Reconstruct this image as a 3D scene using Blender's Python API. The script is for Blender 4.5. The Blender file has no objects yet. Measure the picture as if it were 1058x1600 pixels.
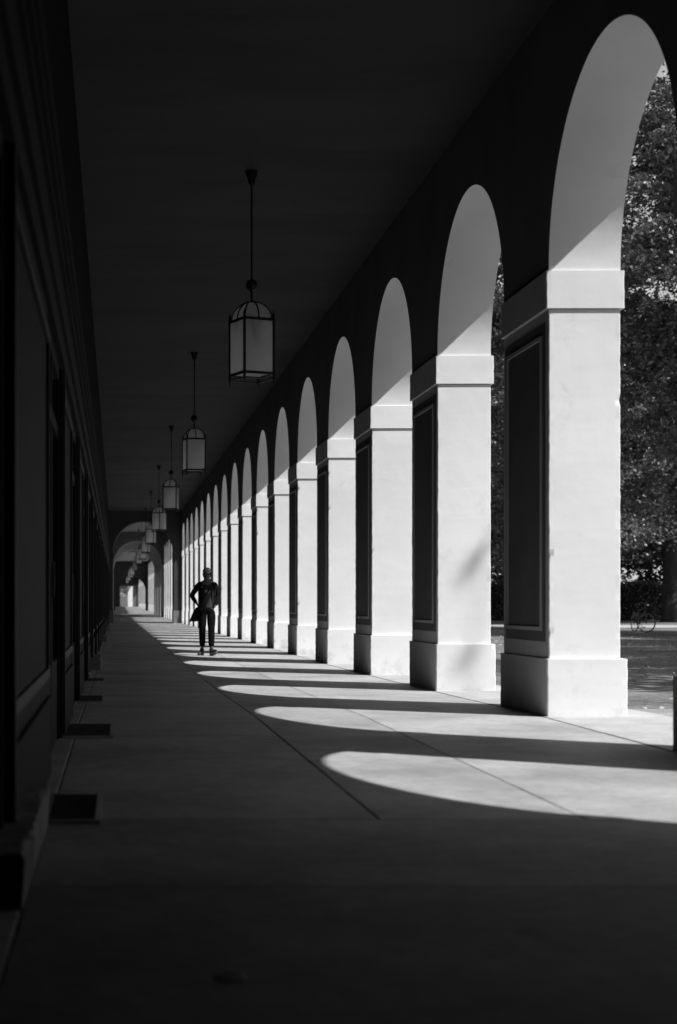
import bpy, bmesh, math, random
import numpy as np
from mathutils import Vector, Matrix

random.seed(7)
S = bpy.context.scene
COL = S.collection
PI = math.pi
R = math.radians
B = 4.1                     # one bay of the arcade, metres
H = 1.1                     # eye height over the garden ground

# ------------------------------------------------------------------ camera
cam_d = bpy.data.cameras.new('camera')
cam = bpy.data.objects.new('camera', cam_d); COL.objects.link(cam)
cam.location = (0, 0, H); cam.rotation_euler = (R(90), 0, 0)
cam_d.sensor_fit = 'VERTICAL'; cam_d.sensor_height = 36; cam_d.sensor_width = 36
cam_d.lens = 2391 / 1600 * 36
cam_d.shift_x = 347.5 / 1600; cam_d.shift_y = 140 / 1600
cam_d.clip_start = 0.05; cam_d.clip_end = 3000
cam_d.dof.use_dof = True; cam_d.dof.focus_distance = 19.0; cam_d.dof.aperture_fstop = 2.4
S.camera = cam
S.cycles.diffuse_bounces = 8; S.cycles.transmission_bounces = 12; S.cycles.max_bounces = 14

# ------------------------------------------------------------------ light
L = Vector((-1, 0.70, -1.75)).normalized()
world = bpy.data.worlds.new('World'); S.world = world; world.use_nodes = True
nt = world.node_tree; nt.nodes.clear()
sky = nt.nodes.new('ShaderNodeTexSky'); sky.sky_type = 'NISHITA'; sky.sun_disc = False
sky.sun_elevation = math.asin(-L.z); sky.sun_rotation = math.atan2(-L.x, -L.y)
bw = nt.nodes.new('ShaderNodeRGBToBW')
bg = nt.nodes.new('ShaderNodeBackground'); bg.inputs['Strength'].default_value = 0.15
wo = nt.nodes.new('ShaderNodeOutputWorld')
nt.links.new(sky.outputs[0], bw.inputs[0]); nt.links.new(bw.outputs[0], bg.inputs['Color'])
nt.links.new(bg.outputs[0], wo.inputs['Surface'])
sun_d = bpy.data.lights.new('sun', 'SUN'); sun_d.energy = 5.0; sun_d.angle = R(0.53)
sun = bpy.data.objects.new('sun', sun_d); COL.objects.link(sun)
sun.rotation_euler = L.to_track_quat('-Z', 'Y').to_euler(); sun.location = (20, -10, 40)
S.view_settings.view_transform = 'Standard'; S.view_settings.look = 'None'
S.view_settings.gamma = 1; S.view_settings.use_curve_mapping = False
S.view_settings.exposure = 0.32

# ------------------------------------------------------------------ helpers
GP = [(-60, -.89), (2.89, -.892), (3.89, -.935), (4.89, -.964), (5.89, -.985), (9.89, -1.007),
      (10.89, -1.03), (19, -1.10), (31.5, -1.10), (38, -.95), (55, -.76), (400, -.76)]
def gz(y):
    d = y / B
    for (a, za), (b, zb) in zip(GP, GP[1:]):
        if d <= b:
            return H + za + (zb - za) * (d - a) / (b - a)
    return H - .76

def mat(name, v, amt=0.15, scale=2.0, rough=0.8, bump=0.0, bscale=None, metal=0.0, stretch=(1, 1, 1), obj=False,
        v2=None, lo=0.35, hi=0.65, spec=0.3, fine=0.0):
    m = bpy.data.materials.new(name); m.use_nodes = True
    n = m.node_tree.nodes; k = m.node_tree.links
    p = n['Principled BSDF']; p.inputs['Roughness'].default_value = rough
    p.inputs['Metallic'].default_value = metal; p.inputs['Specular IOR Level'].default_value = spec
    if obj:
        src = n.new('ShaderNodeTexCoord').outputs['Object']
    else:
        src = n.new('ShaderNodeNewGeometry').outputs['Position']
    mp = n.new('ShaderNodeMapping'); mp.inputs['Scale'].default_value = stretch
    k.new(src, mp.inputs['Vector'])
    nz = n.new('ShaderNodeTexNoise'); nz.inputs['Scale'].default_value = scale; nz.inputs['Detail'].default_value = 7
    nz.inputs['Roughness'].default_value = 0.62
    k.new(mp.outputs[0], nz.inputs['Vector'])
    rp = n.new('ShaderNodeValToRGB')
    a = v * (1 - amt); b = v * (1 + amt) if v2 is None else v2
    rp.color_ramp.elements[0].position = lo; rp.color_ramp.elements[0].color = (a, a, a, 1)
    rp.color_ramp.elements[1].position = hi; rp.color_ramp.elements[1].color = (b, b, b, 1)
    k.new(nz.outputs['Fac'], rp.inputs['Fac'])
    out = rp.outputs[0]
    if fine:
        n2 = n.new('ShaderNodeTexNoise'); n2.inputs['Scale'].default_value = scale * 14; n2.inputs['Detail'].default_value = 4
        k.new(mp.outputs[0], n2.inputs['Vector'])
        mr = n.new('ShaderNodeMapRange'); mr.inputs['From Min'].default_value = .3; mr.inputs['From Max'].default_value = .7
        mr.inputs['To Min'].default_value = 1 - fine; mr.inputs['To Max'].default_value = 1 + fine
        k.new(n2.outputs['Fac'], mr.inputs['Value'])
        mx = n.new('ShaderNodeMix'); mx.data_type = 'RGBA'; mx.blend_type = 'MULTIPLY'; mx.inputs[0].default_value = 1
        k.new(out, mx.inputs[6]); k.new(mr.outputs[0], mx.inputs[7]); out = mx.outputs[2]
    k.new(out, p.inputs['Base Color'])
    if bump:
        nb = n.new('ShaderNodeTexNoise'); nb.inputs['Scale'].default_value = bscale or scale * 6
        nb.inputs['Detail'].default_value = 6; k.new(mp.outputs[0], nb.inputs['Vector'])
        bm_ = n.new('ShaderNodeBump'); bm_.inputs['Strength'].default_value = bump; bm_.inputs['Distance'].default_value = 0.02
        k.new(nb.outputs['Fac'], bm_.inputs['Height']); k.new(bm_.outputs[0], p.inputs['Normal'])
    return m

M = {}
# white lime render of the piers: hand-trowelled relief, faint patches, hairline cracks and a scuffed foot
def render_mat(name, v, crack=True, patch=.05):
    m = mat(name, v, patch, 0.9, 0.92, 0.30, 3.0, spec=.1)
    n = m.node_tree.nodes; k = m.node_tree.links; p = n['Principled BSDF']
    base = p.inputs['Base Color'].links[0].from_socket
    pos = n.new('ShaderNodeNewGeometry').outputs['Position']
    # scuffs: sparse darker splotches
    s = n.new('ShaderNodeTexNoise'); s.inputs['Scale'].default_value = 2.3; s.inputs['Detail'].default_value = 9
    s.inputs['Roughness'].default_value = .72; s.inputs['Distortion'].default_value = .6
    k.new(pos, s.inputs['Vector'])
    r = n.new('ShaderNodeValToRGB'); r.color_ramp.elements[0].position = .60; r.color_ramp.elements[1].position = .74
    r.color_ramp.elements[0].color = (1, 1, 1, 1); r.color_ramp.elements[1].color = (.72, .72, .72, 1)
    k.new(s.outputs['Fac'], r.inputs['Fac'])
    mx = n.new('ShaderNodeMix'); mx.data_type = 'RGBA'; mx.blend_type = 'MULTIPLY'; mx.inputs[0].default_value = .5
    k.new(base, mx.inputs[6]); k.new(r.outputs[0], mx.inputs[7]); out = mx.outputs[2]
    # splashed dirt low down, ragged edge
    sp = n.new('ShaderNodeSeparateXYZ'); k.new(pos, sp.inputs[0])
    nn = n.new('ShaderNodeTexNoise'); nn.inputs['Scale'].default_value = 4.5; nn.inputs['Detail'].default_value = 8
    nn.inputs['Roughness'].default_value = .7; k.new(pos, nn.inputs['Vector'])
    ad = n.new('ShaderNodeMath'); ad.operation = 'MULTIPLY_ADD'; ad.inputs[1].default_value = 1.5
    k.new(nn.outputs['Fac'], ad.inputs[0]); k.new(sp.outputs['Z'], ad.inputs[2])
    r2 = n.new('ShaderNodeMapRange'); r2.inputs['From Min'].default_value = .62; r2.inputs['From Max'].default_value = 1.02
    r2.inputs['To Min'].default_value = .62; r2.inputs['To Max'].default_value = 1
    k.new(ad.outputs[0], r2.inputs['Value'])
    m3 = n.new('ShaderNodeMix'); m3.data_type = 'RGBA'; m3.blend_type = 'MULTIPLY'; m3.inputs[0].default_value = 1
    k.new(out, m3.inputs[6]); k.new(r2.outputs[0], m3.inputs[7]); out = m3.outputs[2]
    if crack:
        w = n.new('ShaderNodeTexNoise'); w.inputs['Scale'].default_value = 1.7; w.inputs['Detail'].default_value = 5
        mp = n.new('ShaderNodeMapping'); mp.inputs['Scale'].default_value = (.5, .5, 2.2)
        k.new(pos, mp.inputs[0]); k.new(mp.outputs[0], w.inputs['Vector'])
        d1 = n.new('ShaderNodeMath'); d1.operation = 'SUBTRACT'; d1.inputs[1].default_value = .5; k.new(w.outputs['Fac'], d1.inputs[0])
        d2 = n.new('ShaderNodeMath'); d2.operation = 'ABSOLUTE'; k.new(d1.outputs[0], d2.inputs[0])
        d3 = n.new('ShaderNodeMapRange'); d3.inputs['From Max'].default_value = .0035; d3.inputs['To Min'].default_value = .80; d3.inputs['To Max'].default_value = 1
        k.new(d2.outputs[0], d3.inputs['Value'])
        m4 = n.new('ShaderNodeMix'); m4.data_type = 'RGBA'; m4.blend_type = 'MULTIPLY'; m4.inputs[0].default_value = 1
        k.new(out, m4.inputs[6]); k.new(d3.outputs[0], m4.inputs[7]); out = m4.outputs[2]
    k.new(out, p.inputs['Base Color'])
    return m
M['white'] = render_mat('white_lime_render', .78, crack=False)
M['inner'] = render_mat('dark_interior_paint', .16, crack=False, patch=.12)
M['panel'] = mat('dark_panel_paint', .11, .15, 1.5, .8, .15, 8)
M['line'] = mat('pale_panel_moulding', .42, .1, 2, .8)
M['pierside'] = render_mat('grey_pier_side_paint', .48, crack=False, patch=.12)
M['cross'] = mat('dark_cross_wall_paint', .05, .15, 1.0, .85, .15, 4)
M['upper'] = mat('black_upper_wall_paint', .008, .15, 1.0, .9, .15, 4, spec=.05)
M['pale'] = mat('light_lifted_passage_paint', .55, .1, 1.0, .85, .15, 4)  # vault and jambs lightened in the colour to stand in for light inside
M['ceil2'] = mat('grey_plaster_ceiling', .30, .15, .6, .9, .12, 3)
M['midpaint'] = mat('grey_and_light_lifted_paint', .16, .12, 1.0, .85, .15, 4)  # passage front lightened in the colour for floor bounce; plain grey elsewhere
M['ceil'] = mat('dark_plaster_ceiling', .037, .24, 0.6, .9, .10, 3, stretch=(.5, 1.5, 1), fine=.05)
M['slab'] = mat('worn_concrete_paving', .33, .20, 1.1, .60, .2, 26, fine=.10, spec=.3)
M['slab2'] = mat('worn_concrete_paving_darker', .305, .22, 1.5, .62, .2, 26, fine=.10, spec=.3)
M['slab3'] = mat('worn_concrete_paving_pale', .35, .2, 1.3, .62, .2, 26, fine=.10, spec=.3)
M['slab4'] = mat('worn_concrete_paving_grey', .30, .26, .8, .66, .2, 26, fine=.12, spec=.3)
M['shadeslab'] = mat('shade_toned_paving_deep', .15, .28, .9, .72, .2, 26, fine=.14, spec=.2)  # foreground rows darken toward the viewer, light fall-off painted into the slab colour
M['shadeslab2'] = mat('shade_toned_paving_mid', .19, .28, .9, .72, .2, 26, fine=.14, spec=.2)
M['shadeslab3'] = mat('shade_toned_paving_light', .245, .28, .9, .70, .2, 26, fine=.14, spec=.2)
M['kerb'] = mat('pale_threshold_stone', .38, .15, 3, .7, .3, 30, fine=.08)
M['joint'] = mat('dark_joint_dirt', .13, .3, 9, .95)
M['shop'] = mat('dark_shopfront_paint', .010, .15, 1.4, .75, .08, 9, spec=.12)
M['shoplight'] = mat('grey_shopfront_moulding', .028, .15, 1.4, .6, spec=.2)
M['shopdim'] = mat('dim_cornice_paint', .015, .15, 1.4, .7, spec=.1)
M['glass'] = mat('dark_shop_glass', .01, .2, 1, .06, spec=.5)
M['black'] = mat('black_lantern_metal', .012, .3, 12, .5, .1, 40, metal=.3)
M['step'] = mat('worn_grey_step_stone', .17, .35, 3.0, .75, .5, 12, fine=.15)
M['grate'] = mat('dark_steel_grating', .11, .4, 14, .5, metal=.5)
M['gravel'] = mat('pale_gravel', .25, .18, 3, .95, .9, 45, fine=.3)
M['bounceg'] = mat('pale_bounce_ground', .55, .1, 3, .95, .5, 45, fine=.2)
M['soil'] = mat('dark_gravel_park_ground', .13, .3, .9, .95, .9, 30, fine=.35)
M['lightpath'] = mat('pale_sand_path', .34, .1, 1, .95, .3, 30, fine=.15)
M['bark'] = mat('dark_bark', .035, .5, 4, .95, .9, 16, stretch=(1, 1, .25))
M['outwall'] = mat('pale_outer_wall', .55, .1, 1, .9)
M['roof'] = mat('roof_sheet', .12, .2, 1, .9)
M['paper'] = mat('white_paper', .75, .1, 12, .8, obj=True)
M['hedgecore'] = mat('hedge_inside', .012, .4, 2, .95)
M['skin'] = mat('skin', .12, .08, 20, .55, obj=True)
M['jacket'] = mat('black_knit', .012, .3, 30, .9, .4, 120, obj=True, spec=.03)
M['tee'] = mat('dark_grey_cotton', .045, .15, 14, .9, .2, 60, obj=True, spec=.03)
M['print'] = mat('pale_print', .20, .3, 22, .8, obj=True)
M['jeans'] = mat('dark_denim', .007, .35, 16, .85, .3, 90, obj=True, spec=.03)
M['capm'] = mat('grey_cap_cloth', .38, .12, 30, .9, .2, 120, obj=True)
M['shoe'] = mat('dark_shoe', .035, .3, 20, .6, obj=True)
M['sole'] = mat('pale_shoe_sole', .13, .2, 20, .7, obj=True)
M['lens'] = mat('black_sunglass_lens', .004, .1, 3, .1, obj=True)
M['hair'] = mat('dark_hair', .015, .4, 60, .6, obj=True)
M['bagm'] = mat('dark_bag_cloth', .022, .3, 18, .85, .3, 60, obj=True, spec=.03)
M['bikeblack'] = mat('black_bicycle_paint', .02, .2, 12, .35, obj=True, spec=.5)
M['rubber'] = mat('tyre_rubber', .06, .2, 12, .8, obj=True)
M['steel'] = mat('bright_bicycle_steel', .25, .1, 12, .3, metal=.9, obj=True)

def leafmat(name, v):
    m = bpy.data.materials.new(name); m.use_nodes = True
    n = m.node_tree.nodes; k = m.node_tree.links; n.clear()
    g = n.new('ShaderNodeNewGeometry')
    mr = n.new('ShaderNodeMapRange'); mr.inputs['To Min'].default_value = v * .55; mr.inputs['To Max'].default_value = v * 1.7
    k.new(g.outputs['Random Per Island'], mr.inputs['Value'])
    d = n.new('ShaderNodeBsdfPrincipled'); d.inputs['Roughness'].default_value = .42; d.inputs['Specular IOR Level'].default_value = .5
    t = n.new('ShaderNodeBsdfTranslucent'); mx = n.new('ShaderNodeMixShader'); mx.inputs[0].default_value = .22
    k.new(mr.outputs[0], d.inputs['Base Color']); k.new(mr.outputs[0], t.inputs['Color'])
    k.new(d.outputs[0], mx.inputs[1]); k.new(t.outputs[0], mx.inputs[2])
    o = n.new('ShaderNodeOutputMaterial'); k.new(mx.outputs[0], o.inputs[0]); return m
M['leaf'] = leafmat('glossy_leaves', .115)
M['leafdark'] = leafmat('dark_leaves', .045)

def frost():
    m = bpy.data.materials.new('frosted_lantern_glass'); m.use_nodes = True
    n = m.node_tree.nodes; k = m.node_tree.links; n.clear()
    tc = n.new('ShaderNodeTexCoord'); nz = n.new('ShaderNodeTexNoise'); nz.inputs['Scale'].default_value = 5
    k.new(tc.outputs['Object'], nz.inputs['Vector'])
    mr = n.new('ShaderNodeMapRange'); mr.inputs['To Min'].default_value = .92; mr.inputs['To Max'].default_value = .99
    k.new(nz.outputs['Fac'], mr.inputs['Value'])
    d = n.new('ShaderNodeBsdfDiffuse'); t = n.new('ShaderNodeBsdfTranslucent')
    k.new(mr.outputs[0], d.inputs['Color']); k.new(mr.outputs[0], t.inputs['Color'])
    mx = n.new('ShaderNodeMixShader'); mx.inputs[0].default_value = .88
    k.new(d.outputs[0], mx.inputs[1]); k.new(t.outputs[0], mx.inputs[2])
    rf = n.new('ShaderNodeBsdfRefraction'); rf.inputs['Roughness'].default_value = .3; rf.inputs['IOR'].default_value = 1.3
    rf.inputs['Color'].default_value = (.98, .98, .98, 1)
    m2 = n.new('ShaderNodeMixShader'); m2.inputs[0].default_value = .15
    k.new(mx.outputs[0], m2.inputs[1]); k.new(rf.outputs[0], m2.inputs[2])
    o = n.new('ShaderNodeOutputMaterial'); k.new(m2.outputs[0], o.inputs[0]); return m
M['frost'] = frost()
M['clear'] = bpy.data.materials.new('clear_inner_glass_face'); M['clear'].use_nodes = True
_n = M['clear'].node_tree.nodes; _n.clear(); _t = _n.new('ShaderNodeBsdfTransparent'); _t.inputs[0].default_value = (.97, .97, .97, 1)
_o = _n.new('ShaderNodeOutputMaterial'); M['clear'].node_tree.links.new(_t.outputs[0], _o.inputs[0])

def link(name, me, parent=None, loc=(0, 0, 0)):
    o = bpy.data.objects.new(name, me); COL.objects.link(o); o.location = loc
    if parent: o.parent = parent
    return o
def thing(name, label, cat, loc=(0, 0, 0), rz=0, group=None):
    o = bpy.data.objects.new(name, None); COL.objects.link(o); o.location = loc; o.rotation_euler = (0, 0, rz)
    o.empty_display_size = .2
    return tag(o, label, cat, group)
def tag(o, label, cat, group=None):
    o['label'] = label; o['category'] = cat
    if group: o['group'] = group
    return o
def structure(o): o['kind'] = 'structure'; return o
def mesh(name, bm, mats, parent=None, loc=(0, 0, 0), smooth=False):
    me = bpy.data.meshes.new(name); bmesh.ops.recalc_face_normals(bm, faces=bm.faces)
    bm.to_mesh(me); bm.free()
    for m in (mats if isinstance(mats, (list, tuple)) else [mats]): me.materials.append(m)
    if smooth: me.shade_smooth()
    return link(name, me, parent, loc)
def box(bm, x0, x1, y0, y1, z0, z1, mi=0, bev=0.0):
    v = [bm.verts.new(p) for p in ((x0, y0, z0), (x1, y0, z0), (x1, y1, z0), (x0, y1, z0), (x0, y0, z1), (x1, y0, z1), (x1, y1, z1), (x0, y1, z1))]
    fs = [bm.faces.new([v[i] for i in q]) for q in ((3, 2, 1, 0), (4, 5, 6, 7), (0, 1, 5, 4), (1, 2, 6, 5), (2, 3, 7, 6), (3, 0, 4, 7))]
    for f in fs: f.material_index = mi
    if bev:
        es = list({e for f in fs for e in f.edges})
        bmesh.ops.bevel(bm, geom=es, offset=bev, segments=2, affect='EDGES', profile=.6)
    return fs
def boxo(name, b6, m, parent=None, bev=0.0, loc=(0, 0, 0)):
    bm = bmesh.new(); box(bm, *b6, bev=bev); return mesh(name, bm, m, parent, loc)
def frame_rect(bm, x0, x1, ya, yb, za, zb, t, bev=0):      # rectangular frame in the y-z plane, mitre-free butt joints
    box(bm, x0, x1, ya, yb, zb - t, zb); box(bm, x0, x1, ya, yb, za, za + t)
    box(bm, x0, x1, ya, ya + t, za + t, zb - t); box(bm, x0, x1, yb - t, yb, za + t, zb - t)
def tube(bm, pts, r, n=8, caps=True, closed=False):
    pts = [Vector(p) for p in pts]; rs = r if isinstance(r, (list, tuple)) else [r] * len(pts)
    rings = []; N = len(pts); up = None
    for i, p in enumerate(pts):
        if closed: t = (pts[(i + 1) % N] - pts[i - 1]).normalized()
        else: t = (pts[min(i + 1, N - 1)] - pts[max(i - 1, 0)]).normalized()
        if up is None:
            up = t.orthogonal().normalized()
        up = (up - t * up.dot(t)).normalized(); w = t.cross(up)
        rings.append([bm.verts.new(p + (up * math.cos(2 * PI * j / n) + w * math.sin(2 * PI * j / n)) * rs[i]) for j in range(n)])
    for i in range(N if closed else N - 1):
        a, b = rings[i], rings[(i + 1) % N]
        for j in range(n): bm.faces.new((a[j], a[(j + 1) % n], b[(j + 1) % n], b[j]))
    if caps and not closed:
        bm.faces.new(rings[0][::-1]); bm.faces.new(rings[-1])
def lathe(bm, prof, n=20, c=(0, 0, 0)):
    rings = [[bm.verts.new((c[0] + r * math.cos(2 * PI * j / n), c[1] + r * math.sin(2 * PI * j / n), c[2] + z)) for j in range(n)] for r, z in prof]
    for a, b in zip(rings, rings[1:]):
        for j in range(n): bm.faces.new((a[j], a[(j + 1) % n], b[(j + 1) % n], b[j]))
    bm.faces.new(rings[0][::-1]); bm.faces.new(rings[-1])
def copy_tree(o, parent=None, **kw):
    c = o.copy(); COL.objects.link(c)
    if parent: c.parent = parent
    for ch in list(o.children): copy_tree(ch, c)
    return c

XI, XO = 3.35, 3.905        # inner and outer face of the arcade wall
XL = -0.36                  # face of the shop wall
PL = 0.335 * B              # length of a pier along the walk
ZS = H + 1494 / 583.16      # springing of the arches (top of impost)
RA = 0.665 * B / 2          # arch radius
ZC = H + 4.59               # ceiling of the first section
Yd = lambda d: d * B

# ------------------------------------------------------------------ ground
def sheet(name, xs, ys, m, dz=0.0, par=None):
    bm = bmesh.new()
    g = [[bm.verts.new((x, y, gz(y) + dz)) for x in xs] for y in ys]
    for i in range(len(ys) - 1):
        for j in range(len(xs) - 1): bm.faces.new((g[i][j], g[i][j + 1], g[i + 1][j + 1], g[i + 1][j]))
    return mesh(name, bm, m, par)
ys = [-900, -40] + [d * B for d, _ in GP if 0 < d < 300] + [1800]
structure(sheet('ground', [-1200, -40, -10, 0, 4, 10, 60, 1500], ys, M['soil'], -.045))
structure(sheet('gravel_forecourt', [4.35, 6.2], [-30, 0, 2.89 * B, 13.35], M['gravel'], -.028))
structure(sheet('bounce_sheet', [4.35, 8, 12], [52, 8.89 * B*1.5, 19 * B, 31.5 * B, 38 * B, 55 * B, 60 * B], M['bounceg'], -.028))  # pale sheet added outside to bounce light into the far arches
structure(sheet('sand_path', [4.3, 60, 200], [64.5, 73], M['lightpath'], -.03))
structure(sheet('far_sand_path', [4.3, 60, 200], [66 * B, 90 * B], M['lightpath'], -.03))

# pavement of the walk: dark bed with separate slabs laid in four strips
pave = structure(sheet('walkway_floor', [-.9, XL, 1, XI, 4.30], [-9] + [d * B for d, _ in GP if 0 < d < 300][:-1] + [66 * B], M['joint'], -.008))
strips = [(-.272, 1.08), (1.08, 1.93), (1.93, 3.30)]
jd = [-2.2, -.9, .42, .78, 1.17, 1.53]
while jd[-1] < 55: jd.append(jd[-1] + (random.uniform(.9, 1.05)))
def slab(x0, x1, y0, y1, m, nm='paving_slab', dz=0.0, g=.006):
    bm = bmesh.new(); x0 += g; x1 -= g; y0 += g; y1 -= g
    n_ = max(2, int((y1 - y0) / .3)) if y0 < 45 else 2
    cuts = sorted([y0 + (y1 - y0) * q / n_ for q in range(n_ + 1)])
    jx = lambda: random.gauss(0, .0012) if y0 < 45 else 0
    tilt = random.uniform(-.0008, .0008)
    c = .004
    ring = lambda a: [(x0 + a, 0), (x1 - a, 0)]
    vs = []
    for i, y in enumerate(cuts):
        yy = y + (c if i == 0 else -c if i == len(cuts) - 1 else 0)
        z = gz(y) + dz
        a0, a1 = x0 + abs(jx()), x1 - abs(jx())
        vs.append([bm.verts.new((a0, y, z - .03)), bm.verts.new((a0, y, z - .004)), bm.verts.new((a0 + c, yy, z + tilt)),
                   bm.verts.new((a1 - c, yy, z - tilt)), bm.verts.new((a1, y, z - .004)), bm.verts.new((a1, y, z - .03))])
    for a, b in zip(vs, vs[1:]):
        for j in range(5): bm.faces.new((a[j], a[j + 1], b[j + 1], b[j]))
    bm.faces.new(vs[0][::-1]); bm.faces.new(vs[-1])
    return mesh(nm, bm, m, pave)
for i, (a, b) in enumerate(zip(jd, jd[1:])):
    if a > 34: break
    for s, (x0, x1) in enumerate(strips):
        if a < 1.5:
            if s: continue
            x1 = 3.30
        slab(x0, x1, a * B, b * B, M['shadeslab' if a < .5 else 'shadeslab2' if a < 1.0 else 'shadeslab3'] if a < 1.5 else M[random.choice(['slab', 'slab', 'slab2', 'slab3', 'slab4'])], g=.0012 if a < 1.5 else .003 if s < 1 else .0018)
bm = bmesh.new()
for a, b in zip(jd, jd[1:]):
    if a > 34 and b < 60:
        z0, z1 = gz(a * B), gz(b * B)
        v = [bm.verts.new(p) for p in ((XL, a * B + .01, z0), (XI + .2, a * B + .01, z0), (XI + .2, b * B - .01, z1), (XL, b * B - .01, z1))]; bm.faces.new(v)
fs = mesh('far_paving', bm, M['slab'], pave); fs['kind'] = 'stuff'
# threshold stones under the arches and edging stones along the shop wall
y = -8.0; i = 0
while y < 34 * B:
    l = random.uniform(1.25, 1.75)
    slab(3.30, 4.30, y, y + l, M['kerb'], 'threshold_stone', .004, .004); y += l; i += 1
y = -8.0
while y < 26 * B:
    l = random.uniform(.7, 1.3); slab(-.62, -.272, y, y + l, M['slab2'], 'edging_stone', .0, .004); y += l

# ------------------------------------------------------------------ arcade
def rough_prism(x0, x1, y0, y1, z0, z1, ch=.007, dz=.05, j=.00022, mfn=None):
    """box with chamfered, slightly wavy trowelled arrises"""
    bm = bmesh.new(); n = max(2, int((z1 - z0) / dz))
    k = .04
    base = []; ci = []; cf = []
    for c, (cx, cy, sx, sy) in enumerate([(x0, y0, 1, 1), (x1, y0, -1, 1), (x1, y1, -1, -1), (x0, y1, 1, -1)]):
        a = [(cx, cy + sy * k, 0), (cx, cy + sy * ch, 1), (cx + sx * ch, cy, 1), (cx + sx * k, cy, 0)]
        if c in (1, 3): a = a[::-1]
        base += [(p[0], p[1]) for p in a]; cf += [p[2] for p in a]; ci += [c] * 4
    N = 16; rings = []; off = [[0, 0] for _ in range(4)]; sg = [(1, 1), (-1, 1), (-1, -1), (1, -1)]
    for i in range(n + 1):
        z = z0 + (z1 - z0) * i / n
        for c in off:
            c[0] = c[0] * .9 + random.gauss(0, j); c[1] = c[1] * .9 + random.gauss(0, j)
        fine = [(random.gauss(0, .0012), random.gauss(0, .0012)) for _ in range(4)]
        chip = [random.uniform(.004, .011) if random.random() < .014 else 0 for _ in range(4)]
        ring = []
        for q, p in enumerate(base):
            c = ci[q]
            ring.append(bm.verts.new((p[0] + off[c][0] + cf[q] * (fine[c][0] + sg[c][0] * chip[c]), p[1] + off[c][1] + cf[q] * (fine[c][1] + sg[c][1] * chip[c]), z)))
        rings.append(ring)
    for a, b in zip(rings, rings[1:]):
        for q in range(N):
            f = bm.faces.new((a[q], a[(q + 1) % N], b[(q + 1) % N], b[q])); f.material_index = 0
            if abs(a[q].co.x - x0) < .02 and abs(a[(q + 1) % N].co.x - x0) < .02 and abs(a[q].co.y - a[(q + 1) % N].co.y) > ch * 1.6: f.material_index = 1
    bm.faces.new(rings[0][::-1]); bm.faces.new(rings[-1])
    return bm

def arch_piece(y0, y1, yc, r, zs, zt, x0, x1, parent, mats, flat_axis='y', seg=56, name='arch', ring=True):
    """wall slab between y0..y1 from springing zs to zt with a half-round opening; walls run along y.
       materials: 0 soffit/outer, 1 inner face (x0 side)"""
    bm = bmesh.new()
    def face_grid(x, mi):
        arc = [(yc - r * math.cos(PI * i / seg), zs + r * math.sin(PI * i / seg)) for i in range(seg + 1)]
        vs = [bm.verts.new((x, a, b)) for a, b in arc]
        tp = [bm.verts.new((x, a, zt)) for a, b in arc]
        for i in range(seg):
            f = bm.faces.new((vs[i], vs[i + 1], tp[i + 1], tp[i])); f.material_index = mi
        lb = rb = None
        lt = tp[0]; rt = tp[-1]
        if y0 < yc - r - 1e-4:
            lb = bm.verts.new((x, y0, zs)); lt = bm.verts.new((x, y0, zt)); f = bm.faces.new((lb, vs[0], tp[0], lt)); f.material_index = mi
        if y1 > yc + r + 1e-4:
            rb = bm.verts.new((x, y1, zs)); rt = bm.verts.new((x, y1, zt)); f = bm.faces.new((vs[-1], rb, rt, tp[-1])); f.material_index = mi
        return vs, tp
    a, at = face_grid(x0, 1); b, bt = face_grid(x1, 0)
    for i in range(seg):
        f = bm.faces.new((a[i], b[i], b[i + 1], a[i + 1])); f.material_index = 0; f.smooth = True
    for e in bm.edges:
        if len(e.link_faces) == 2 and e.link_faces[0].smooth != e.link_faces[1].smooth: e.smooth = False
    me = bpy.data.meshes.new(name); bmesh.ops.recalc_face_normals(bm, faces=bm.faces); bm.to_mesh(me); bm.free()
    for m in mats: me.materials.append(m)
    return link(name, me, parent)

proto = {}
def pier(parent, y0, detail=True):
    zg = gz(y0) - .06
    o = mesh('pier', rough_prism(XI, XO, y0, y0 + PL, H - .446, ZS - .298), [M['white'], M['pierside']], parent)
    zi = H + 2.27
    bm = rough_prism(XI - .022, XO + .028, y0 - .015, y0 + PL + .015, zi, ZS, .007, .05, .0002)
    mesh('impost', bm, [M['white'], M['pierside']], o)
    bm = rough_prism(XI - .022, XO + .045, y0 - .035, y0 + PL + .03, zg, H - .444, .009, .05, .0003)
    # sloped top of the plinth
    mesh('plinth', bm, [M['white'], M['pierside']], o)
    # panel on the walk side: dark field, pale raised moulding
    a, b, c, d = y0 + .085, y0 + PL - .085, H - .314, H + 2.17
    boxo('panel', (XI - .006, XI + .02, a, b, c, d), M['panel'], o)
    bm = bmesh.new(); frame_rect(bm, XI - .020, XI - .004, a + .075, b - .075, c + .085, d - .085, .030)
    mesh('panel_moulding', bm, M['line'], o)
    return o

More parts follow.
